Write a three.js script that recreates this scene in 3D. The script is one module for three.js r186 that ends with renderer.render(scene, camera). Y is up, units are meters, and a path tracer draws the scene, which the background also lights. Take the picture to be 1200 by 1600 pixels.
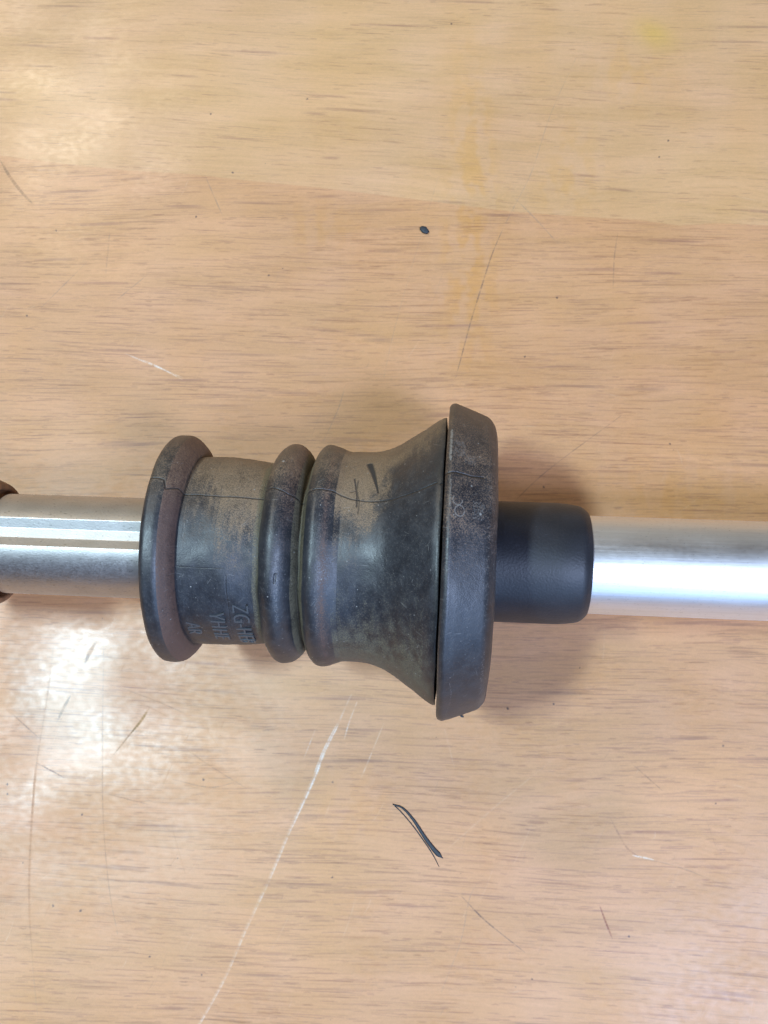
import * as THREE from 'three';
import { TextGeometry } from 'three/addons/geometries/TextGeometry.js';
import { FontLoader } from 'three/addons/loaders/FontLoader.js';
import { RoundedBoxGeometry } from 'three/addons/geometries/RoundedBoxGeometry.js';
import { RectAreaLightUniformsLib } from 'three/addons/lights/RectAreaLightUniformsLib.js';
import { mergeGeometries, mergeVertices } from 'three/addons/utils/BufferGeometryUtils.js';
import { createNoise2D, createNoise3D } from 'simplex-noise';

// ---------------------------------------------------------------- camera, light, exposure
const scene = new THREE.Scene();
scene.background = new THREE.Color().setRGB(0.05, 0.03, 0.022);          // dim, even light of the workshop round the table
const camera = new THREE.PerspectiveCamera(56.69, 0.75, 0.01, 20);        // metres; hand-held a good 25 cm above the part
camera.position.set(0.03834, 0.3258, 0.04394);
camera.up.set(0.012724, 0.198504, -0.980018);
camera.lookAt(0.03834 - 0.062691, 0.3258 - 0.97801, 0.04394 - 0.198911);
const renderer = new THREE.WebGLRenderer({ antialias: true });
renderer.toneMapping = THREE.LinearToneMapping;
renderer.toneMappingExposure = 0.96;
renderer.shadowMap.enabled = true;
RectAreaLightUniformsLib.init();

function mulberry(a) {
  return () => { a |= 0; a = a + 0x6D2B79F5 | 0; let t = Math.imul(a ^ a >>> 15, 1 | a); t = t + Math.imul(t ^ t >>> 7, 61 | t) ^ t; return ((t ^ t >>> 14) >>> 0) / 4294967296; };
}
const R = mulberry(77), n2 = createNoise2D(mulberry(3)), n3 = createNoise3D(mulberry(5));
const clamp = (x, a = 0, b = 1) => Math.min(b, Math.max(a, x));
const sstep = (a, b, x) => { const t = clamp((x - a) / (b - a)); return t * t * (3 - 2 * t); };
const lin = (r, g, b) => new THREE.Color().setRGB(r, g, b);
const MM = 0.001, DEG = Math.PI / 180;
const used = new Map();
function numbered(name) { const k = used.get(name) ?? 0; used.set(name, k + 1); return k ? name + '_' + String(k).padStart(3, '0') : name; }
function add(parent, name, geo, mat) {
  const m = new THREE.Mesh(geo, mat); m.name = parent === scene ? numbered(name) : name; m.castShadow = m.receiveShadow = true; parent.add(m); return m;
}
function tag(o, label, category, group) { o.userData.label = label; o.userData.category = category; if (group) o.userData.group = group; return o; }

// ceiling lamps, two metres above the table: a shallow white housing, a diffuser and its light
function ceilingLamp(label, x, z, w, d, color, radiance) {
  const g = new THREE.Group(); g.name = numbered('ceiling_lamp'); g.position.set(x, 2.0, z); scene.add(g); tag(g, label, 'lamp');
  const housing = add(g, 'housing', new RoundedBoxGeometry(w + 0.05, 0.05, d + 0.05, 3, 0.01), new THREE.MeshStandardMaterial({ color: lin(0.7, 0.7, 0.7), roughness: 0.5 }));
  housing.position.y = 0.035;
  const glow = add(g, 'diffuser', new THREE.BoxGeometry(w, 0.006, d), new THREE.MeshStandardMaterial({ color: lin(0.8, 0.8, 0.8), emissive: color, emissiveIntensity: 0.6 }));
  glow.position.y = 0.0065; glow.castShadow = false;
  const light = new THREE.RectAreaLight(color, radiance, w, d); light.rotation.x = -Math.PI / 2; light.position.y = 0.001; g.add(light);
}
ceilingLamp('cool white ceiling lamp whose reflection whitens the table below the grooved shaft', -0.870, 0.03, 0.17, 0.35, lin(0.64, 0.87, 1.0), 205);
ceilingLamp('warm white ceiling lamp whose reflection lies on the lighter board', -1.00, -1.50, 0.28, 0.44, lin(1.0, 0.90, 0.74), 44);
ceilingLamp('cool bluish ceiling lamp over the near end of the aluminium tube', 0.93, 0.95, 0.52, 0.52, lin(0.54, 0.67, 1.0), 60);
{
  // the window on the near side: cool daylight that turns collar, sleeve and near side of the rubber blue
  const g = new THREE.Group(); g.name = 'window'; g.position.set(0.75, 0, 1.5); g.rotation.y = 22 * Math.PI / 180; scene.add(g); tag(g, 'tall bluish window on the near side of the table', 'window');
  const W = 1.5, H = 1.5, Y = 1.15, day = lin(0.36, 0.58, 1.0), frame = new THREE.MeshStandardMaterial({ color: lin(0.75, 0.75, 0.75), roughness: 0.5 });
  for (const [x, y, w, h] of [[0, Y + H / 2 + 0.03, W + 0.12, 0.06], [0, Y - H / 2 - 0.03, W + 0.12, 0.06], [-W / 2 - 0.03, Y, 0.06, H], [W / 2 + 0.03, Y, 0.06, H]]) { const m = add(g, 'frame_rail', new RoundedBoxGeometry(w, h, 0.06, 2, 0.008), frame); m.position.set(x, y, 0); }
  const pane = add(g, 'pane', new THREE.BoxGeometry(W, H, 0.006), new THREE.MeshStandardMaterial({ color: lin(0.1, 0.1, 0.1), roughness: 0.1, emissive: day, emissiveIntensity: 0.4 })); pane.position.y = Y; pane.castShadow = false;
  const light = new THREE.RectAreaLight(day, 2.7, W, H); light.position.set(0, Y, -0.006); g.add(light);
}

// the cream wall on the far side, seen only as the warm light mirrored along the top of the metal
const wall = add(scene, 'wall', new THREE.BoxGeometry(5.0, 2.6, 0.1), new THREE.MeshStandardMaterial({ color: lin(0.82, 0.68, 0.48), roughness: 0.9 }));
wall.position.set(0, 0.8, -2.15); wall.userData.kind = 'structure';

// ---------------------------------------------------------------- the table: two veneered boards under worn varnish
const TX = 0.52, TN = 2048, K = TN / (TX * 1000);                         // texture covers 520 mm, K texels per mm
const BOUND = [[-700, -236], [-260, -190], [-133, -166.6], [-107.1, -162], [-81.5, -158.2], [-56.4, -155.6], [-36.4, -152.4], [-6.8, -148.1], [17.4, -144], [41.5, -139.8], [65.2, -135.7], [88.5, -132.9], [111.7, -130.7], [125.4, -128], [139.3, -128.5], [157.4, -126.9], [268.2, -115.2], [700, -75]];
function boundAt(x) { let i = 1; while (i < BOUND.length - 1 && x > BOUND[i][0]) i++; const [a, b] = [BOUND[i - 1], BOUND[i]]; return a[1] + (b[1] - a[1]) * (x - a[0]) / (b[0] - a[0]); }
const cx = (x) => (x + 260) * K, cz = (z) => (z + 320) * K;
const toS = (v) => 255 * (v <= 0.0031308 ? 12.92 * v : 1.055 * Math.pow(v, 1 / 2.4) - 0.055);
function newCanvas(w, h) { const c = document.createElement('canvas'); c.width = w; c.height = h; return c; }
const colC = newCanvas(TN, TN), g2 = colC.getContext('2d'), bmpC = newCanvas(TN, TN), gb = bmpC.getContext('2d'), rghC = newCanvas(TN, TN), gr = rghC.getContext('2d');
{
  const img = g2.createImageData(TN, TN), D = img.data, bi = gb.createImageData(TN, TN), B = bi.data, ri = gr.createImageData(TN, TN), Q = ri.data;
  const blobs = [[51, -155, 9, 45, 0.8], [47, -106, 10, 34, 0.8], [-7, -132, 14, 10, 0.55], [83, -143, 12, 10, 0.5], [88, -158, 10, 16, 0.5], [110, -192, 14, 14, 0.5], [8, 76, 24, 18, 0.35], [118, -28, 40, 12, 0.5]];
  for (let j = 0; j < TN; j++) for (let i = 0; i < TN; i++) {
    const x = i / K - 260, z = j / K - 320, up = z < boundAt(x);
    const ang = up ? 0.10 + 0.05 * n2(x / 160, z / 120) : 0.03 + 0.05 * n2(x / 130 + 9, z / 90);
    const v = z - x * Math.tan(ang), wob = 1.2 * n2(x / 50, v / 14);
    let a = 0.5 * n2(x / 75, (v + wob) / 5.5) + 0.45 * n2(x / 42 + 7, (v + wob) / 1.9 + 3) + 0.55 * n2(x / 30, (v + 0.4 * wob) / 0.95);
    const big = n2(x / 110 + 3, z / 70 + 1), med = n2(x / 60 + 13, z / 18 + 5);
    let r = 0.625, g = 0.332, b = 0.158;
    if (up) { r = 0.66; g = 0.382; b = 0.184; }
    const m = 1 + 0.055 * a + 0.05 * med + 0.03 * big + 0.025 * n2(x / 3.2, z / 1.1) + 0.07 * (R() - 0.5);
    r *= m; g *= m * (1 + 0.012 * big); b *= m * (1 + 0.03 * a + 0.05 * med);
    const hue = n2(x / 38 + 50, z / 95) + 0.6 * n2(x / 17 + 5, z / 40 + 8); g *= 1 - 0.012 * hue; b *= 1 - 0.055 * hue;
    let o = 0; for (const [bx, bz, sx, sz, k] of blobs) { const e = ((x - bx) / sx) ** 2 + ((z - bz) / sz) ** 2; if (e < 6) o += k * Math.exp(-e); }
    o *= sstep(-0.5, 0.6, n2(x / 9, z / 26) + 0.5 * n2(x / 4, z / 5));
    g *= 1 - 0.06 * o; b *= 1 - 0.3 * o;
    const ye = Math.exp(-(((x - 121) * 0.8 + (z + 208) * 0.6) ** 2 / 60 + ((z + 208) * 0.8 - (x - 121) * 0.6) ** 2 / 26)) * sstep(0.1, 0.45, Math.exp(-(((x - 121) ** 2 + (z + 208) ** 2) / 120)) + 0.2 * n2(x / 3, z / 3));
    g *= 1 + 0.04 * ye; b *= 1 - 0.32 * ye;
    const p = (j * TN + i) * 4; D[p] = toS(r); D[p + 1] = toS(g); D[p + 2] = toS(b); D[p + 3] = 255;
    const h = 128 + 14 * n2(x / 14, z / 8) + 9 * n2(x / 6, z / 3.5) + 6 * a + 8 * (R() - 0.5); B[p] = B[p + 1] = B[p + 2] = h; B[p + 3] = 255;
    const q = 128 + 26 * n2(x / 40 + 20, z / 30) + 16 * n2(x / 5, z / 3) + 20 * (R() - 0.5); Q[p] = Q[p + 1] = Q[p + 2] = q; Q[p + 3] = 255;
  }
  g2.putImageData(img, 0, 0); gb.putImageData(bi, 0, 0); gr.putImageData(ri, 0, 0);
}
// one stroke: points in mm, width in mm; colour strength, depth of the scratch, extra dullness
function stroke(pts, w, css, depth = 0, dull = 0) {
  for (const [ctx, style] of [[g2, css], [gb, depth ? `rgba(${depth > 0 ? 0 : 255},${depth > 0 ? 0 : 255},${depth > 0 ? 0 : 255},${Math.abs(depth)})` : null], [gr, dull ? `rgba(255,255,255,${dull})` : null]]) {
    if (!style) continue;
    ctx.strokeStyle = style; ctx.lineWidth = w * K; ctx.lineCap = 'round'; ctx.lineJoin = 'round'; ctx.beginPath();
    pts.forEach(([x, z], i) => i ? ctx.lineTo(cx(x), cz(z)) : ctx.moveTo(cx(x), cz(z))); ctx.stroke();
  }
}
function tapered(pts, w, rgb, a, depth = 0, dull = 0) {                    // a scratch that thins out towards both ends
  const c = new THREE.CatmullRomCurve3(pts.map(([x, z]) => new THREE.Vector3(x, 0, z))), N = Math.max(10, Math.ceil(c.getLength() / 1.2)), P = c.getPoints(N);
  for (let i = 0; i < N; i++) {
    const t = (i + 0.5) / N, f = Math.pow(Math.sin(Math.PI * t), 0.5) * (0.9 + 0.2 * R());
    stroke([[P[i].x, P[i].z], [P[i + 1].x, P[i + 1].z]], Math.max(0.16, w * f), `rgba(${rgb},${a * clamp(0.6 + 0.55 * n2(P[i].x / 3.5 + 40, P[i].z / 3.5) + 0.2 * (R() - 0.5), 0.08, 1.2)})`, depth * f, dull * f);
  }
}
// pores of the veneer: thousands of short dark dashes along the grain, denser on the pinker board
for (let k = 0; k < 52000; k++) {
  const x = -260 + 520 * R(), z = -320 + 520 * R(), up = z < boundAt(x);
  const dens = 0.5 + 0.5 * n2(x / 60 + 31, z / 13); if (R() > (up ? 0.25 + 0.45 * dens : 0.35 + 0.75 * dens)) continue;
  const L = 2.2 + Math.pow(R(), 2.5) * (up ? 14 : 20), an = (up ? 0.10 + 0.05 * n2(x / 160, z / 120) : 0.03 + 0.05 * n2(x / 130 + 9, z / 90)) + 0.05 * (R() - 0.5), w = 0.18 + 0.42 * R() * R();
  const x1 = x + L * Math.cos(an), z1 = z + L * Math.sin(an); if ((z1 < boundAt(x1)) !== up) continue;
  const tone = R() < 0.5 ? '112,72,50' : '116,80,64', al = (up ? 0.08 : 0.125) + 0.18 * R() * R();
  const mid = [(x + x1) / 2 + R(), (z + z1) / 2 + 0.5 * (R() - 0.5)], N = 3;
  stroke([[x, z], mid, [x1, z1]], w, `rgba(${tone},${al * 0.6})`, 0.03); stroke([[x + L * 0.2, z + L * 0.2 * Math.sin(an)], mid, [x1 - L * 0.2, z1 - L * 0.2 * Math.sin(an)]], w * 0.7, `rgba(${tone},${al * 0.6})`);
}
for (let k = 0; k < 300; k++) {                                            // broader smoky flecks
  const x = -260 + 520 * R(), z = -320 + 520 * R(), up = z < boundAt(x); if (up && R() < 0.6) continue;
  const L = 8 + 26 * R(), an = 0.03 + 0.06 * n2(x / 130 + 9, z / 90) + (up ? 0.07 : 0); if ((z + L * an < boundAt(x + L)) !== up) continue;
  for (let q = 0; q < 5; q++) { const o = L * 0.12 * q; stroke([[x + o, z + o * an + 0.5 * (R() - 0.5)], [x + L - o * 0.6, z + (L - o * 0.6) * an + 0.5 * (R() - 0.5)]], 0.5 + 0.8 * R(), `rgba(132,94,78,${0.05 + 0.05 * R()})`); }
}
// fine hairline scratches in the varnish, thickest left of the boot and towards the front
for (let k = 0; k < 760; k++) {
  const x = -260 + 520 * R(), z = -320 + 520 * R(); if (R() > 0.25 + 0.75 * sstep(-60, 60, z - 0.5 * x)) continue;
  const an = (R() < 0.65 ? -1.12 + 0.35 * (R() - 0.5) : Math.PI * R()), L = 2 + 16 * R() * R();
  const bright = R() < 0.4; tapered([[x, z], [x + 0.5 * L * Math.cos(an) + 0.4 * R(), z + 0.5 * L * Math.sin(an)], [x + L * Math.cos(an), z + L * Math.sin(an)]], 0.2, bright ? '236,222,205' : '104,84,76', bright ? 0.2 : 0.13, 0.35, 0.3);
}
for (let k = 0; k < 90; k++) {                                            // specks and pin holes of dirt
  const x = -260 + 520 * R(), z = -320 + 520 * R(), s = 0.13 + 0.2 * R() * R(); if (z < 0 && R() < 0.5) continue;
  g2.fillStyle = `rgba(58,46,44,${0.3 + 0.5 * R()})`; g2.beginPath(); g2.ellipse(cx(x), cz(z), s * K * (0.7 + R()), s * K * 0.7, Math.PI * R(), 0, 7); g2.fill();
}
const PALE = '238,228,216', DARK = '86,66,58', GREY = '122,110,106';
// the long pale scratch in front of the boot, made of several runs, and its companions
const LONG = [[6.2, 40.6], [1.9, 50.1], [-2.9, 59.5], [-6.1, 67.8], [-13.3, 83.6], [-20.4, 100.3], [-27.4, 115.1], [-34.2, 130.7], [-43.1, 146.4], [-50.9, 159.9]];
tapered(LONG, 1.1, PALE, 0.2, 0.1, 0.4); tapered(LONG.map(([x, z]) => [x + 0.3, z]), 0.45, PALE, 0.3, 0.25, 0.5); tapered(LONG.slice(1, 5).map(([x, z]) => [x + 0.45, z + 0.1]), 0.7, '246,240,230', 0.55, 0.2, 0.6); tapered(LONG.slice(1, 4).map(([x, z]) => [x - 0.3, z]), 0.5, PALE, 0.5, 0.2, 0.5);
for (const [pts, w, a] of [[[[8.3, 43.1], [5.6, 50.1], [4.1, 55.3]], 0.5, 0.5], [[[17.4, 50.1], [12.1, 62.6], [9.9, 67.7]], 0.4, 0.35], [[[-5.7, 52.2], [-9.5, 61.6]], 0.4, 0.45], [[[-78.7, -83.5], [-70.1, -79.6], [-56.6, -73.6]], 0.6, 0.5], [[[-71.7, -80.8], [-65.2, -77.6], [-56.6, -72.8]], 0.5, 0.7], [[[36.3, 91.7], [54.1, 76.7], [72.4, 62.3]], 0.4, 0.14], [[[97.7, 91.5], [101.9, 92.3], [104.3, 92.8]], 0.55, 0.8]]) tapered(pts, w, PALE, a, 0.15, 0.5);  // the last run is a white glint painted on the hair mark
for (const [pts, w, a, col] of [
  [[[91.2, -199], [80.6, -174.9], [72.7, -151.2], [66.4, -138.4], [61.3, -128.1], [57.6, -119.3]], 0.4, 0.3, GREY], [[[61.3, -128.1], [57.6, -119.3], [53.1, -105.5], [48.9, -91.9], [45.3, -78.6], [43.3, -71.3]], 0.6, 0.55, DARK],
  [[[66.4, -140.9], [74.4, -131.5], [81.6, -122.1]], 0.55, 0.4, GREY], [[[103.4, -125.5], [101.8, -116.6], [100.7, -104.1]], 0.45, 0.4, DARK], [[[17.4, -71.9], [21, -89.2], [38, -151.2]], 0.3, 0.25, GREY],
  [[[-98, 21.8], [-99.3, 43.7], [-101.2, 63], [-101.5, 79.7], [-100.6, 106.2], [-98, 125.9], [-94.5, 145.1]], 0.8, 0.18, GREY], [[[-80.3, 21.9], [-78.7, 56.5], [-76.7, 83.7], [-73.1, 105.9], [-69.9, 117.6]], 0.35, 0.5, GREY],
  [[[-62.8, 44.8], [-65.8, 49.5], [-68.8, 53.3]], 1.0, 0.7, '150,118,62'], [[[-65.8, 49.5], [-68.8, 53.3], [-75.5, 61.8]], 0.5, 0.6, '120,100,72'],
  [[[90, 77.4], [93.2, 84.3], [96.1, 89.3], [99.9, 92.1]], 0.7, 0.4, '140,100,80'], [[[99.9, 92.1], [111.9, 94.9], [129.5, 101.6]], 0.35, 0.35, GREY],
  [[[86.3, 106.3], [88.1, 111.6], [90, 116.7]], 0.75, 0.75, '118,62,48'], [[[42.7, 104.7], [49.3, 111.2], [62.3, 121.1]], 0.5, 0.75, DARK], [[[35.7, 133.2], [42.1, 118], [45.4, 104.4], [47.5, 100.6]], 0.3, 0.4, GREY],
  [[[-83, 22.5], [-85.1, 26.3], [-86.6, 30.2]], 1.5, 0.4, GREY], [[[-91, 41.1], [-92.9, 44.8], [-95.3, 50.2]], 1.3, 0.45, '118,104,84'], [[[-77.7, 36.8], [-61, 42.6], [-50.3, 47]], 0.4, 0.45, GREY],
  [[[-111.3, 46.9], [-101.1, 55.1]], 0.5, 0.55, GREY], [[[-101.2, 63.4], [-91.3, 68.2]], 0.5, 0.6, DARK], [[[-111.7, -102.6], [-95.5, -120.3]], 0.4, 0.45, GREY], [[[-84.7, -103.2], [-70, -116.1]], 0.5, 0.35, GREY],
  [[[99.4, 63.4], [108.2, 71.3]], 0.5, 0.5, '120,90,70'], [[[63.3, -25.8], [73.5, -35.3], [101.1, -55.8]], 0.35, 0.55, DARK], [[[-4.3, -48.3], [1.3, -61.4], [3.5, -69.8]], 0.5, 0.4, GREY], [[[-87.8, -114.8], [-87.2, -134.5]], 0.7, 0.22, GREY],
  [[[-132.9, -164.6], [-128.5, -157.5], [-122.7, -150], [-118.1, -145.2]], 1.5, 0.4, '128,100,74'], [[[-51.4, -155.1], [-43.8, -137.6]], 0.6, 0.35, GREY], [[[-49.8, 58.6], [-40.8, 64.4], [-28.6, 71.4]], 0.4, 0.4, GREY], [[[-76.6, 73.3], [-61.1, 76.9]], 0.5, 0.4, GREY], [[[-53.8, 68.6], [-40.6, 71.1], [-32, 69.3]], 0.4, 0.45, GREY],
]) tapered(pts, w * 0.8, col, a * 0.78, 0.3, 0.3);
for (const [x, z] of [[-40.7, -155.6], [-50.1, -181.1], [-54.1, -137.7], [-12.4, -185.8], [-108.2, -133.9], [-25.6, -112.9], [-117.1, -99.4], [117.6, -45.2], [80.4, -101], [68.2, -78.5], [-43.3, 68.6], [-58.9, 124.4], [-41.6, 129.6], [0.5, 99.2], [0.3, 69.2], [-82.8, 110.6], [-92.2, 109.1], [74.1, 43.7], [128.6, 57.1], [95.3, 115.9], [59, 45.2], [73.4, -30.5], [43.7, -216.2], [120.1, -155.9], [123.9, -162.3], [-110.8, 70.4], [-110.5, 73.6], [-84.3, 80.2]]) {
  for (let q = 0; q < 4; q++) { g2.fillStyle = 'rgba(70,56,52,0.38)'; g2.beginPath(); g2.ellipse(cx(x + 0.4 * (R() - 0.5)), cz(z + 0.4 * (R() - 0.5)), K * (0.14 + 0.3 * R()), K * (0.12 + 0.2 * R()), Math.PI * R(), 0, 7); g2.fill(); }
}
const mapped = (c, srgb) => { const t = new THREE.CanvasTexture(c); if (srgb) t.colorSpace = THREE.SRGBColorSpace; t.wrapS = t.wrapT = THREE.MirroredRepeatWrapping; t.magFilter = THREE.LinearFilter; t.repeat.set(1 / TX, 1 / TX); t.offset.set(0.26 / TX, 0.20 / TX); return t; };
const woodMat = new THREE.MeshPhysicalMaterial({ color: 0xffffff, map: mapped(colC, true), roughness: 0.86, roughnessMap: mapped(rghC), bumpMap: mapped(bmpC), bumpScale: 0.00011, clearcoat: 0.05, clearcoatRoughness: 0.09, ior: 1.56 });
const table = new THREE.Group(); table.name = 'table_top'; table.userData.kind = 'structure'; scene.add(table);
function board(far) {
  const s = new THREE.Shape(), P = BOUND.map(([x, z]) => [x * MM, -(z * MM) + (far ? 0.00001 : -0.00001)]);
  const e = far ? 0.55 : -0.55; s.moveTo(P[0][0], P[0][1]); P.slice(1).forEach(([x, y]) => s.lineTo(x, y)); s.lineTo(0.7, e); s.lineTo(-0.7, e); s.closePath();
  const g = new THREE.ExtrudeGeometry(s, { depth: 0.022, bevelEnabled: false }); g.rotateX(-Math.PI / 2); g.translate(0, -0.022, 0);
  const m = add(table, 'board', g, woodMat); m.userData.label = far ? 'lighter yellowish board of the table' : 'pinker board of the table, full of scratches'; return m;
}
board(true); board(false);

// ---------------------------------------------------------------- the shaft with its rubber boot
const shaft = new THREE.Group(); shaft.name = 'steering_shaft'; shaft.position.set(0, 0, -0.0001); shaft.rotation.y = -2.69 * DEG; scene.add(shaft);
tag(shaft, 'metal steering shaft with a dusty black ribbed rubber boot, lying on the scratched wooden table', 'steering shaft');
const AX = 46.6;                                                           // height of the axis in mm: the large collar rests on the table
// a surface turned about the shaft's axis: profile [s, r] in mm; theta 0 is up, 90 degrees towards the front
function turned(profile, { seg = 180, mod = null, smooth = true } = {}) {
  const pos = [], uv = [], idx = [], n = profile.length;
  for (let i = 0; i < n; i++) for (let j = 0; j <= seg; j++) {
    const th = (j / seg) * 2 * Math.PI - Math.PI, [s0, r0] = profile[i]; let s = s0, r = r0;
    if (mod) [s, r] = mod(s0, r0, j === seg ? -Math.PI : th);
    pos.push(s * MM, (AX + r * Math.cos(th)) * MM, r * Math.sin(th) * MM); uv.push((s0 + 50) / 105, (th + Math.PI) / (2 * Math.PI));
  }
  for (let i = 0; i < n - 1; i++) for (let j = 0; j < seg; j++) { const a = i * (seg + 1) + j, b = a + seg + 1; idx.push(a, a + 1, b, a + 1, b + 1, b); }
  const g = new THREE.BufferGeometry(); g.setAttribute('position', new THREE.Float32BufferAttribute(pos, 3)); g.setAttribute('uv', new THREE.Float32BufferAttribute(uv, 2)); g.setIndex(idx); g.computeVertexNormals();
  const N = g.attributes.normal, v = new THREE.Vector3(), w = new THREE.Vector3();
  for (let i = 0; i < n; i++) { const a = i * (seg + 1), b = a + seg; v.fromBufferAttribute(N, a).add(w.fromBufferAttribute(N, b)).normalize(); N.setXYZ(a, v.x, v.y, v.z); N.setXYZ(b, v.x, v.y, v.z); }
  return g;
}
// rounds the corners of a polyline profile: each entry [s, r, radius]
function rounded(pts, step = 1.2) {
  const out = [];
  for (let i = 0; i < pts.length; i++) {
    const [x, y, rad = 0] = pts[i];
    if (!rad || i === 0 || i === pts.length - 1) { out.push([x, y]); continue; }
    const a = pts[i - 1], b = pts[i + 1], da = Math.hypot(a[0] - x, a[1] - y), db = Math.hypot(b[0] - x, b[1] - y), k = Math.min(rad, da * 0.49, db * 0.49);
    const p0 = [x + (a[0] - x) / da * k, y + (a[1] - y) / da * k], p2 = [x + (b[0] - x) / db * k, y + (b[1] - y) / db * k];
    for (let q = 0; q <= 8; q++) { const t = q / 8; out.push([(1 - t) ** 2 * p0[0] + 2 * t * (1 - t) * x + t * t * p2[0], (1 - t) ** 2 * p0[1] + 2 * t * (1 - t) * y + t * t * p2[1]]); }
  }
  const fine = [out[0]];
  for (let i = 1; i < out.length; i++) { const a = out[i - 1], b = out[i], d = Math.hypot(a[0] - b[0], a[1] - b[1]); if (d < 1e-4) continue; const n = Math.ceil(d / step); for (let q = 1; q <= n; q++) fine.push([a[0] + (b[0] - a[0]) * q / n, a[1] + (b[1] - a[1]) * q / n]); }
  return fine;
}
const soft = (amp) => (s, r, th) => [s + amp * 0.6 * n3(s / 40, 2 * Math.cos(th), 2 * Math.sin(th) + 4), r + amp * n3(s / 14, 1.7 * Math.cos(th), 1.7 * Math.sin(th)) + amp * 0.3 * n3(s / 5, 6 * Math.cos(th), 6 * Math.sin(th))];

// rubber: colour, gloss and relief over (s, theta); dust, rust and marks sit where the photograph shows them
const BW = 1050, BH = 2048;
function radiusAt(s) { return s < -33 ? 32 : s < -12 ? 27.5 : s < 9 ? 31 : s < 19.5 ? 31 : s < 37.5 ? 31 + (s - 19.5) * 0.6 : 44; }
const bc = new Uint8Array(BW * BH * 4), br = new Uint8Array(BW * BH * 4), bb = new Uint8Array(BW * BH * 4);
{
  const flecks = []; for (let k = 0; k < 520; k++) flecks.push([-48 + 102 * R(), -180 + 360 * R(), 0.08 + 0.16 * R() * R(), 0.3 + 0.7 * R()]);
  flecks.push([-6.5, -39, 0.45, 1], [48.5, -5, 0.35, 1], [46, -14, 0.25, 1], [47.5, -33, 0.2, 1], [-29, 31, 0.22, 1]);
  const scuffs = []; for (let k = 0; k < 240; k++) scuffs.push([-46 + 98 * R(), -120 + 240 * R(), 0.6 + 2.6 * R() * R(), Math.PI * R(), 0.25 + 0.5 * R()]);
  const line = new Float32Array(BW * BH), pale = new Float32Array(BW * BH), cut = new Float32Array(BW * BH);
  const plot = (buf, s, deg, rad, val) => {
    s -= s < 37 ? 1.25 : 1.1; deg = deg * 1.055 - 2.4;
    const rr = radiusAt(s), ci = (s + 50) / 105 * BW, cj = (deg + 180) / 360 * BH, ri = rad / 105 * BW, rj = rad / (2 * Math.PI * rr) * BH;
    for (let j = Math.floor(cj - rj - 1); j <= cj + rj + 1; j++) for (let i = Math.floor(ci - ri - 1); i <= ci + ri + 1; i++) {
      if (i < 0 || i >= BW) continue; const e = Math.hypot((i + 0.5 - ci) / (ri + 0.4), (j + 0.5 - cj) / (rj + 0.4)); if (e > 1) continue;
      const p = ((j + BH) % BH) * BW + i; buf[p] = Math.max(buf[p], val * Math.min(1, 2 * (1 - e)));
    }
  };
  const track = (buf, pts, rad, val) => { for (let k = 1; k < pts.length; k++) { const [a, b] = [pts[k - 1], pts[k]], n = 120; for (let q = 0; q <= n; q++) { const t = q / n; plot(buf, a[0] + (b[0] - a[0]) * t, a[1] + (b[1] - a[1]) * t, rad * (0.7 + 0.6 * R()), val); } } };
  for (const [s, d, r, a] of flecks) plot(pale, s, d, r, a);
  for (const [s, d, L, an, a] of scuffs) track(pale, [[s, d], [s + L * Math.cos(an), d + L * Math.sin(an) / radiusAt(s) / DEG]], 0.06, a * 0.45);
  // mould parting line, slightly wandering, dirt and groove shade painted dark, and the two edges on the neck
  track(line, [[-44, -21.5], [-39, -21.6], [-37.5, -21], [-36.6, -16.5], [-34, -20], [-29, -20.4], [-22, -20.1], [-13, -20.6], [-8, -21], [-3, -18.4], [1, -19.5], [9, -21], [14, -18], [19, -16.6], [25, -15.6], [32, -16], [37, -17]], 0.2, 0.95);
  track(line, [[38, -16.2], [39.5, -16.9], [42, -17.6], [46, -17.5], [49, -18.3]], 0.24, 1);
  track(line, [[-19.3, 24], [-19.1, 45], [-19.3, 88]], 0.1, 0.45); track(line, [[-33, 20], [-26, 20.3], [-20, 20]], 0.08, 0.4);
  track(line, [[9, 62], [14, 61.5], [20, 61]], 0.12, 0.4);
  // nick and slits in the body
  for (let q = 0; q <= 60; q++) { const t = q / 60; plot(cut, 17.9 + 3.4 * t, -43 + 22 * t, 1.0 * (1 - t) + 0.14, 1); }
  track(cut, [[14.2, -31], [14.9, -26], [15.6, -20], [15.8, -14]], 0.2, 0.8); track(cut, [[15.4, -30], [15.2, -24], [16.4, -17], [16.3, -10]], 0.14, 0.6); track(cut, [[13.6, -22], [15.2, -23]], 0.15, 0.6);
  // whitish squiggles and scuffs on the large collar
  for (let q = 0; q < 40; q++) { const a = q / 40 * 6.0; plot(pale, 43.2 + 1.2 * Math.cos(a), -5.0 + 1.7 * Math.sin(a), 0.12, 0.55); if (q < 26) plot(pale, 42.6 + 1.2 * Math.cos(a), -8.4 + 1.6 * Math.sin(a), 0.12, 0.5); }
  for (let q = 0; q < 150; q++) { plot(pale, 40.3 + 0.5 * (R() - 0.5), -36 + 14 * R(), 0.1 + 0.16 * R(), 0.6); plot(pale, 41 + 3 * R(), -31 + 7 * R(), 0.1 + 0.2 * R(), 0.3 * R()); plot(pale, 44 + 3 * R(), -24 + 4 * (R() - 0.5), 0.1, 0.4 * R()); plot(pale, 40.5 + 0.4 * R(), -15 + 9 * R(), 0.1, 0.5 * R()); plot(pale, 50.5 + 0.7 * R(), -30 + 90 * R(), 0.13, 0.5 * R()); plot(pale, 46.5 + 3 * R(), -9 + 6 * R(), 0.12, 0.45 * R()); }
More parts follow.
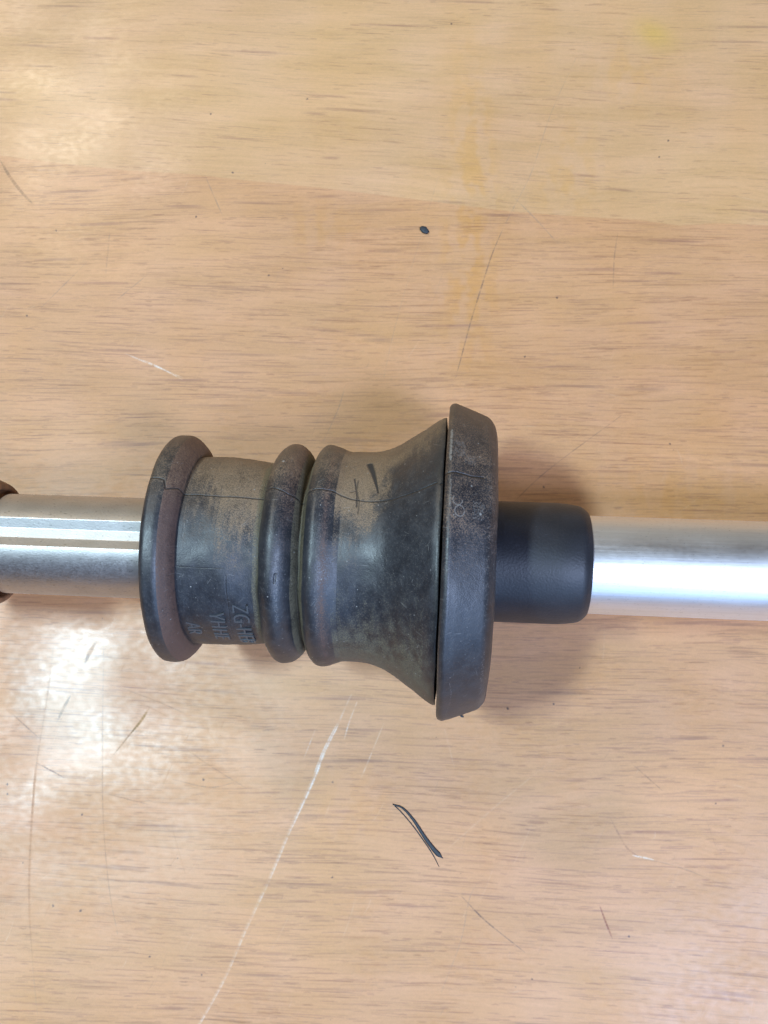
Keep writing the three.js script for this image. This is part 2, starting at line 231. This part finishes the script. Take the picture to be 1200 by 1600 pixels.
  for (let q = 0; q < 46; q++) plot(pale, 42.4 + 0.5 * Math.sin(q / 9) + 0.25 * R(), 52 + 0.5 * q, 0.07 + 0.1 * R(), 0.5 * R());
  for (let q = 0; q < 240; q++) { plot(pale, 6.4 + 1.0 * (R() - 0.5), -10 + 60 * R(), 0.1, 0.4 * R()); plot(pale, -4.6 + 0.9 * (R() - 0.5), 10 + 34 * R(), 0.1, 0.5 * R()); }
  track(line, [[-4.9, 20], [-5.1, 24]], 0.25, 0.9);
  for (let j = 0; j < BH; j++) {
    const deg = (j + 0.5) / BH * 360 - 180, th = deg * DEG, c = Math.cos(th), sn = Math.sin(th);
    for (let i = 0; i < BW; i++) {
      const s = (i + 0.5) / BW * 105 - 50, p = j * BW + i, rr = radiusAt(s), X = s, Y = rr * c, Z = rr * sn;
      const f1 = n3(X / 12, Y / 12, Z / 12), f2 = n3(X / 4 + 9, Y / 5, Z / 5), f3 = n3(X / 1.4, Y / 1.4 + 4, Z / 1.4), fine = n3(X / 0.42, Y / 0.42, Z / 0.42 + 7), streak = n3(X / 1.6 + 3, Y / 14, Z / 14);
      const n = 0.5 * f1 + 0.35 * f2 + 0.25 * f3;
      // how much dust lies here: outlines as seen, edges broken by the noise
      let tan = -1, rust = -1, olive = -1;
      const back = (edge, w) => (edge - deg) / w;                          // dust plus painted warm light on the far side of an edge angle
      if (s > -33.2 && s < -12.6) tan = Math.min(0.75, back(-6 + 9 * streak + (s > -24 ? 6 : -10), 30)) - 0.25 * (s < -27 ? 1 : 0);
      else if (s > 8.6 && s < 37.6) tan = Math.min(0.95 - 0.55 * sstep(17, 27, s), back(-6 - 34 * sstep(15.5, 26, s + 2.5 * f2) - 0.9 * Math.max(0, s - 24) + 6 * streak + 5 * f1, 19));
      else if (s >= -12.6 && s <= 8.6) tan = Math.min(0.15, back(-32, 30));
      else if (s >= 37.6) tan = Math.min(-0.2, back(-16, 30));
      else tan = Math.min(0.0, back(-25, 20));
      if (s > -38.2 && s < -34.5) rust = 0.75; if (s < -38.6) rust = Math.min(0.1, back(-50, 26));
      if (s > -10.5 && s < -1.2) rust = Math.max(rust, 0.0 - Math.abs(s + 4.2) * 0.12 + Math.min(0.5, back(-14, 50)));
      if (s > 1 && s < 8.8) rust = Math.max(rust, 0.3 - Math.abs(s - 6.4) * 0.5);
      if (s > 37.6) rust = Math.max(rust, Math.min(-0.12, back(-8, 30)));
      if (s > -2.6 && s < 0.9) olive = 0.75; if (s > -13.6 && s < -11.4) olive = 0.5 - 0.2 * Math.abs(s + 12.4);
      if (s > 8.8 && s < 37) { const e = 1 - Math.abs(deg - (72 + 8 * f1)) / 22; olive = Math.max(olive, Math.min(0.45, e * (s < 24 ? 0.7 : 0.6) + 0.22 * streak + 0.2 * f2 - (s > 34 ? 0.4 : 0))); }
      const A = (v) => v <= -0.95 ? 0 : sstep(-0.55, 1.1, v + 0.42 * n + 0.6 * fine + 0.5 * (R() - 0.5));
      const kt = A(tan) * 0.8, kr = A(rust) * 0.85, ko = A(olive) * 0.78, dusty = Math.max(kt, kr, ko);
      const film = 0.18 * sstep(-0.7, 1.0, 0.6 * f2 + 0.5 * f3 + 0.6 * fine);
      let r = 0.0165 + 0.003 * f2, g = 0.0185 + 0.003 * f2, b = 0.0235 + 0.003 * f2;
      const mix = (k, R_, G_, B_) => { r += (R_ - r) * k; g += (G_ - g) * k; b += (B_ - b) * k; };
      mix(film, 0.068, 0.076, 0.088); mix(kr, 0.15, 0.08, 0.055); mix(kt, 0.285 + 0.08 * fine, 0.19 + 0.05 * fine, 0.105 + 0.03 * fine); mix(ko, 0.15 + 0.04 * fine, 0.13 + 0.036 * fine, 0.075 + 0.02 * fine);
      if (fine > 0.62 && f3 > 0) mix(0.35, 0.16, 0.13, 0.10);
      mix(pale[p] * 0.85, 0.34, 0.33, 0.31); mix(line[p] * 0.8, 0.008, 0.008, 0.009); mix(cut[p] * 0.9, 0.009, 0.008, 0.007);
      const q = p * 4; bc[q] = toS(clamp(r)); bc[q + 1] = toS(clamp(g)); bc[q + 2] = toS(clamp(b)); bc[q + 3] = 255;
      const ro = 255 * clamp(0.47 + 0.32 * dusty + 0.08 * n + 0.05 * fine + 0.2 * cut[p]); br[q] = br[q + 1] = br[q + 2] = ro; br[q + 3] = 255;
      const crease = (s > -32 && s < -13) ? 12 * Math.sin((X * 1.0 + deg * 0.10) * 0.75) * sstep(30, -30, deg) : 0;
      const h = 128 + 5 * fine + 4 * f3 + 8 * f2 + crease - 80 * line[p] - 110 * cut[p] + 10 * pale[p] + 8 * dusty * fine; bb[q] = bb[q + 1] = bb[q + 2] = clamp(h, 0, 255); bb[q + 3] = 255;
    }
  }
}
const dataTex = (d, w, h, srgb) => { const t = new THREE.DataTexture(d, w, h, THREE.RGBAFormat); if (srgb) t.colorSpace = THREE.SRGBColorSpace; t.wrapT = THREE.RepeatWrapping; t.wrapS = THREE.ClampToEdgeWrapping; t.magFilter = THREE.LinearFilter; t.minFilter = THREE.LinearMipmapLinearFilter; t.generateMipmaps = true; t.needsUpdate = true; return t; };
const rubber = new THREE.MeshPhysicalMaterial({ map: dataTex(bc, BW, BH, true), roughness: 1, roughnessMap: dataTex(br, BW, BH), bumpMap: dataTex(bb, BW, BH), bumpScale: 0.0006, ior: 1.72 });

// the boot: neck, waist and flared skirt in one skin; flange and two ribs as pieces of it
const ring = (s0, s1, r0, r1, peak, rPeak, ease = false) => { const o = []; for (let k = 0; k <= 30; k++) { const a = Math.PI * k / 30, cs = Math.cos(a), sn = Math.sin(a); o.push([cs > 0 ? peak - (peak - s0) * cs : peak - (s1 - peak) * cs, (k < 15 ? r0 + (rPeak - r0) * sn : ease ? r1 + (rPeak - r1) * (0.5 + 0.5 * Math.cos(-cs * Math.PI)) : r1 + (rPeak - r1) * sn)]); } return o; };
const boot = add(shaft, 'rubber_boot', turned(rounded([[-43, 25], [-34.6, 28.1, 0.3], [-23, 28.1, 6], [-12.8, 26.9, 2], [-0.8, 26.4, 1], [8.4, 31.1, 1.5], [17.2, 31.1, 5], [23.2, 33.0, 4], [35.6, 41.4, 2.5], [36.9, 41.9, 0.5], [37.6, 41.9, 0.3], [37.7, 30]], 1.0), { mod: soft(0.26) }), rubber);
boot.rotation.y = -0.62 * DEG;                                             // the rubber sits a touch askew on the shaft
boot.userData.label = 'ribbed black rubber boot flaring to a skirt, dusty on its far side';
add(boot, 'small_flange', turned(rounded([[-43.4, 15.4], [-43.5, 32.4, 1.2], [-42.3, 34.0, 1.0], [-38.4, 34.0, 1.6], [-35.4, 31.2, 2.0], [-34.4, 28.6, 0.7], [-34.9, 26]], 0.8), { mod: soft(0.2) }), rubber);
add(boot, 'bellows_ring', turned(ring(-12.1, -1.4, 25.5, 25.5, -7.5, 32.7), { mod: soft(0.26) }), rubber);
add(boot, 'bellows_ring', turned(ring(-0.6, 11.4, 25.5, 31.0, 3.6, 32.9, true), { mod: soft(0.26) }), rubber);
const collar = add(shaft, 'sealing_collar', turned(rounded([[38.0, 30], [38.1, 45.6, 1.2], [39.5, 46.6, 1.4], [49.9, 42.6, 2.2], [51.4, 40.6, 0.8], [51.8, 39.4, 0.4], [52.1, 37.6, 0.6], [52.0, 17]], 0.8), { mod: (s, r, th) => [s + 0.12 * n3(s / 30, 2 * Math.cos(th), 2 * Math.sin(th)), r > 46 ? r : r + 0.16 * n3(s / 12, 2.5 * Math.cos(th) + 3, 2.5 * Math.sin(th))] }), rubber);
collar.rotation.y = -0.62 * DEG;
collar.userData.label = 'wide black rubber collar with whitish scuffs against the skirt';

// raised lettering on the neck, running round it
const font = await new FontLoader().loadAsync('fonts/droid/droid_sans_regular.typeface.json');
const letterMat = new THREE.MeshStandardMaterial({ color: lin(0.078, 0.085, 0.094), roughness: 0.42 });
const lettering = [];
for (const [txt, s0, th0, size] of [['AR', -33.0, 55.5, 3.9], ['YHHE', -25.8, 46.5, 4.2], ['ZG-HEB', -19.2, 40.8, 4.5]]) {
  const tg = new TextGeometry(txt, { font, size, depth: 0.45, curveSegments: 4, bevelEnabled: false }), P = tg.attributes.position, rr = s0 > -20 ? 27.5 : 28.0;
  for (let i = 0; i < P.count; i++) { const th = th0 * DEG + P.getX(i) * 0.92 / rr, r = rr - 0.1 + P.getZ(i) * 0.9; P.setXYZ(i, (s0 + P.getY(i)) * MM, (AX + r * Math.cos(th)) * MM, r * Math.sin(th) * MM); }
  tg.deleteAttribute('uv'); tg.deleteAttribute('normal'); tg.computeVertexNormals(); lettering.push(tg);
}
add(boot, 'raised_lettering', mergeGeometries(lettering), letterMat);

// metals and the plastic sleeve: small noise textures, u along the axis, v round it
function surface(w, h, fn, srgb) { const d = new Uint8Array(w * h * 4); for (let j = 0; j < h; j++) for (let i = 0; i < w; i++) { const v = fn(i / w, j / h), q = (j * w + i) * 4; if (Array.isArray(v)) { d[q] = clamp(v[0], 0, 255); d[q + 1] = clamp(v[1], 0, 255); d[q + 2] = clamp(v[2], 0, 255); } else d[q] = d[q + 1] = d[q + 2] = clamp(v, 0, 255); d[q + 3] = 255; } const t = dataTex(d, w, h, srgb); t.wrapS = THREE.RepeatWrapping; return t; }
const cyl = (v, k) => [k * Math.cos(v * 2 * Math.PI), k * Math.sin(v * 2 * Math.PI)];
const sleeveBump = surface(512, 512, (u, v) => { const [a, b] = cyl(v, 1); return 128 + 50 * n3(u * 130, a * 22, b * 22) + 34 * n3(u * 260, a * 46, b * 46) + 20 * n3(u * 14, a * 3, b * 3); });
const sleeveCol = surface(512, 512, (u, v) => { const [a, b] = cyl(v, 1), f = n3(u * 240, a * 44, b * 44), m = n3(u * 9, a * 2.2, b * 2.2 + 3), sc = n3(u * 30 + a * 7, a * 60, b * 60); const k = 31 + 5 * m + 12 * sstep(0.35, 0.9, f) + 16 * sstep(0.72, 0.95, sc) * sstep(-0.2, 0.5, m); return [k, k + 2, k + 9]; }, true);
const sleeveMat = new THREE.MeshPhysicalMaterial({ roughness: 0.5, map: sleeveCol, bumpMap: sleeveBump, bumpScale: 0.00008, ior: 1.6 });
add(shaft, 'plastic_sleeve', turned(rounded([[44, 17.8], [72.5, 17.8, 5], [77.9, 17.0, 2.0], [79.9, 15.2, 0.4], [80.0, 13.6]], 0.8)), sleeveMat);

const tubeCol = surface(512, 512, (u, v) => { const [a, b] = cyl(v, 1), l = n3(u * 2.5, a * 26, b * 26), sp = n3(u * 60, a * 24, b * 24); const k = 239 + 4 * l - (sp > 0.78 ? 40 * (sp - 0.78) / 0.22 : 0); return [k, k + 1, k + 2]; }, true);
const tubeBump = surface(512, 512, (u, v) => { const [a, b] = cyl(v, 1); return 128 + 26 * n3(u * 3, a * 40, b * 40) + 16 * n3(u * 90, a * 30, b * 30) + 24 * n3(u * 2, a * 2.2, b * 2.2); });
const tubeRough = surface(512, 512, (u, v) => { const [a, b] = cyl(v, 1); return 255 * (0.44 + 0.03 * n3(u * 1.6, a * 34, b * 34) + 0.03 * n3(u * 5, a * 1.6, b * 1.6) + 0.02 * n3(u * 40, a * 9, b * 9)); });
const tubeMat = new THREE.MeshPhysicalMaterial({ metalness: 1, roughness: 1, roughnessMap: tubeRough, map: tubeCol, bumpMap: tubeBump, bumpScale: 0.00006 });
add(shaft, 'aluminium_tube', turned(rounded([[70, 14.35], [330, 14.35]], 12), { seg: 160 }), tubeMat);

const steelCol = surface(1024, 1024, (u, v) => { const [a, b] = cyl(v, 1), d = n3(u * 40 + a * 6, a * 9, b * 9), e = n3(u * 120 + a * 26, a * 22, b * 22), m = n3(u * 9, a * 2, b * 2); const k = 194 + 5 * m - 24 * sstep(0.45, 0.85, d) * sstep(0.0, 0.6, e) - 8 * sstep(0.3, 0.8, e); return [k, k - 1, k - 2]; }, true);
const steelRough = surface(512, 512, (u, v) => { const [a, b] = cyl(v, 1); return 255 * (0.46 + 0.02 * n3(u * 30, a * 5, b * 5) + 0.05 * n3(u * 110, a * 22, b * 22)); });
const steelBump = surface(1024, 1024, (u, v) => { const [a, b] = cyl(v, 1), e = n3(u * 90 + a * 20, a * 17, b * 17), f = n3(u * 190, a * 36, b * 36); return 150 + 26 * e + 20 * f - 70 * sstep(0.5, 0.9, e); });
const steelMat = new THREE.MeshPhysicalMaterial({ metalness: 1, roughness: 1, roughnessMap: steelRough, map: steelCol, bumpMap: steelBump, bumpScale: 0.00007 });
const CH = -5.5 * DEG, RS = 15.2, FLAT = 1.42, WIDE = 4.19, LOW = 13.35, HIGH = Math.sqrt(RS * RS - WIDE * WIDE);
const channel = (s, r, th) => {                                            // a shallow flat-bottomed channel along the top of the shaft
  if (r < RS - 0.01) return [s, r];
  const d = th - CH; if (Math.abs(d) > 0.5) return [s, r];
  const t = Math.abs(Math.tan(d)); const rf = LOW / Math.cos(d); if (t * LOW <= FLAT) return [s, rf];
  const m = (HIGH - LOW) / (WIDE - FLAT), y = (LOW - m * FLAT) / (1 - m * t), rs = y / Math.cos(d); return [s, t * y > WIDE ? r : Math.min(r, rs)];
};
add(shaft, 'grooved_steel_shaft', turned(rounded([[-97.0, 11], [-96.8, 13.8, 1.2], [-94.6, 15.2, 0.2], [-94.4, 15.2], [-38, 15.2]], 4), { seg: 720, mod: channel }), steelMat);
const rustCol = surface(512, 512, (u, v) => { const [a, b] = cyl(v, 1), m = n3(u * 12, a * 3, b * 3) + 0.5 * n3(u * 50, a * 12, b * 12); return [138 + 30 * m, 98 + 20 * m, 70 + 14 * m]; }, true);
const jointMat = new THREE.MeshPhysicalMaterial({ metalness: 0.0, roughness: 0.55, map: rustCol, bumpMap: steelBump, bumpScale: 0.0002 });
const joint = add(shaft, 'joint_socket', turned(rounded([[-129, 6], [-129, 19.5, 1.5], [-100.4, 19.9, 3.2], [-96.6, 18.2, 1.2], [-96.4, 16.6, 0.6], [-98.8, 15.6, 0.5], [-99, 6]], 1.2)), jointMat);
joint.userData.label = 'brown joint socket at the end of the grooved shaft';

// ---------------------------------------------------------------- small things lying on the table
const black = new THREE.MeshStandardMaterial({ color: lin(0.035, 0.042, 0.05), roughness: 0.6 });
{
  const g = mergeVertices(new THREE.IcosahedronGeometry(1, 3).deleteAttribute('uv').deleteAttribute('normal')), P = g.attributes.position;
  for (let i = 0; i < P.count; i++) { const x = P.getX(i), y = P.getY(i), z = P.getZ(i), k = 1 + 0.22 * n3(x * 1.3, y * 1.3, z * 1.3) + 0.08 * n3(x * 4, y * 4, z * 4); P.setXYZ(i, x * k, y * k, z * k); }
  g.computeVertexNormals(); g.scale(0.00185, 0.0006, 0.00125); g.rotateY(-0.75);
  const c = add(scene, 'crumb', g, black); c.position.set(0.0325, 0.0005, -0.129); tag(c, 'small dark grey crumb alone on the table', 'crumb');
}
{
  // a shaving split along its length: a thick blade and a hair-thin one joined at the tip
  const blade = (pts, w, h) => {
    const c = new THREE.CatmullRomCurve3(pts.map(([x, z]) => new THREE.Vector3(x * MM, 0, z * MM))), N = 30, pos = [], idx = [], up = new THREE.Vector3(0, 1, 0);
    for (let i = 0; i <= N; i++) { const t = i / N, p = c.getPoint(t), d = c.getTangent(t), s = new THREE.Vector3().crossVectors(up, d), hw = w(t) * MM / 2; for (let q = 0; q < 6; q++) { const a = q / 6 * 2 * Math.PI; pos.push(p.x + s.x * hw * Math.cos(a), h * MM * (0.5 + 0.5 * Math.sin(a)) + 0.00005, p.z + s.z * hw * Math.cos(a)); } }
    for (let i = 0; i < N; i++) for (let q = 0; q < 6; q++) { const a = i * 6 + q, b = i * 6 + (q + 1) % 6; idx.push(a, b, a + 6, b, b + 6, a + 6); }
    for (let q = 1; q < 5; q++) { idx.push(0, q + 1, q); idx.push(N * 6, N * 6 + q, N * 6 + q + 1); }
    const g = new THREE.BufferGeometry(); g.setAttribute('position', new THREE.Float32BufferAttribute(pos, 3)); g.setIndex(idx); g.computeVertexNormals(); return g;
  };
  const g = new THREE.Group(); g.name = 'rubber_shaving'; scene.add(g); tag(g, 'thin dark forked shaving lying in front of the boot', 'shaving');
  add(g, 'thick_blade', blade([[20.4, 76.2], [23.4, 77.2], [27, 80.8], [31.1, 86.8], [34.2, 90.7], [36.7, 93.0]], (t) => (0.4 + 1.4 * Math.pow(t, 1.2)) * sstep(1.01, 0.86, t) + 0.05, 0.5), black);
  add(g, 'hair_blade', blade([[21.0, 76.7], [22.3, 77.8], [26.2, 82.0], [30.4, 87.5], [33.5, 92.0], [35.4, 95.6]], (t) => 0.26 * sstep(1.15, 0.7, t) + 0.08, 0.3), black);
}
for (const [x, z, a, L, label] of [[-63.2, 22.0, 0.9, 1.6, 'tiny dark rubber crumb beside the small flange'], [43.4, 47.6, -0.6, 1.5, 'tiny dark rubber crumb beside the wide collar']]) {
  const g = mergeVertices(new THREE.IcosahedronGeometry(1, 2).deleteAttribute('uv').deleteAttribute('normal')), P = g.attributes.position;
  for (let i = 0; i < P.count; i++) { const k = 1 + 0.35 * n3(P.getX(i) * 1.4 + x, P.getY(i) * 1.4, P.getZ(i) * 1.4); P.setXYZ(i, P.getX(i) * k, P.getY(i) * k, P.getZ(i) * k); }
  g.computeVertexNormals(); g.scale(L * 0.5 * MM, 0.0004, 0.0004); g.rotateY(a);
  const c = add(scene, 'crumb', g, black); c.position.set(x * MM, 0.0004, z * MM); tag(c, label, 'crumb');
}
scene.traverse((o) => { if (o.isRectAreaLight) o.castShadow = true; });
renderer.render(scene, camera);
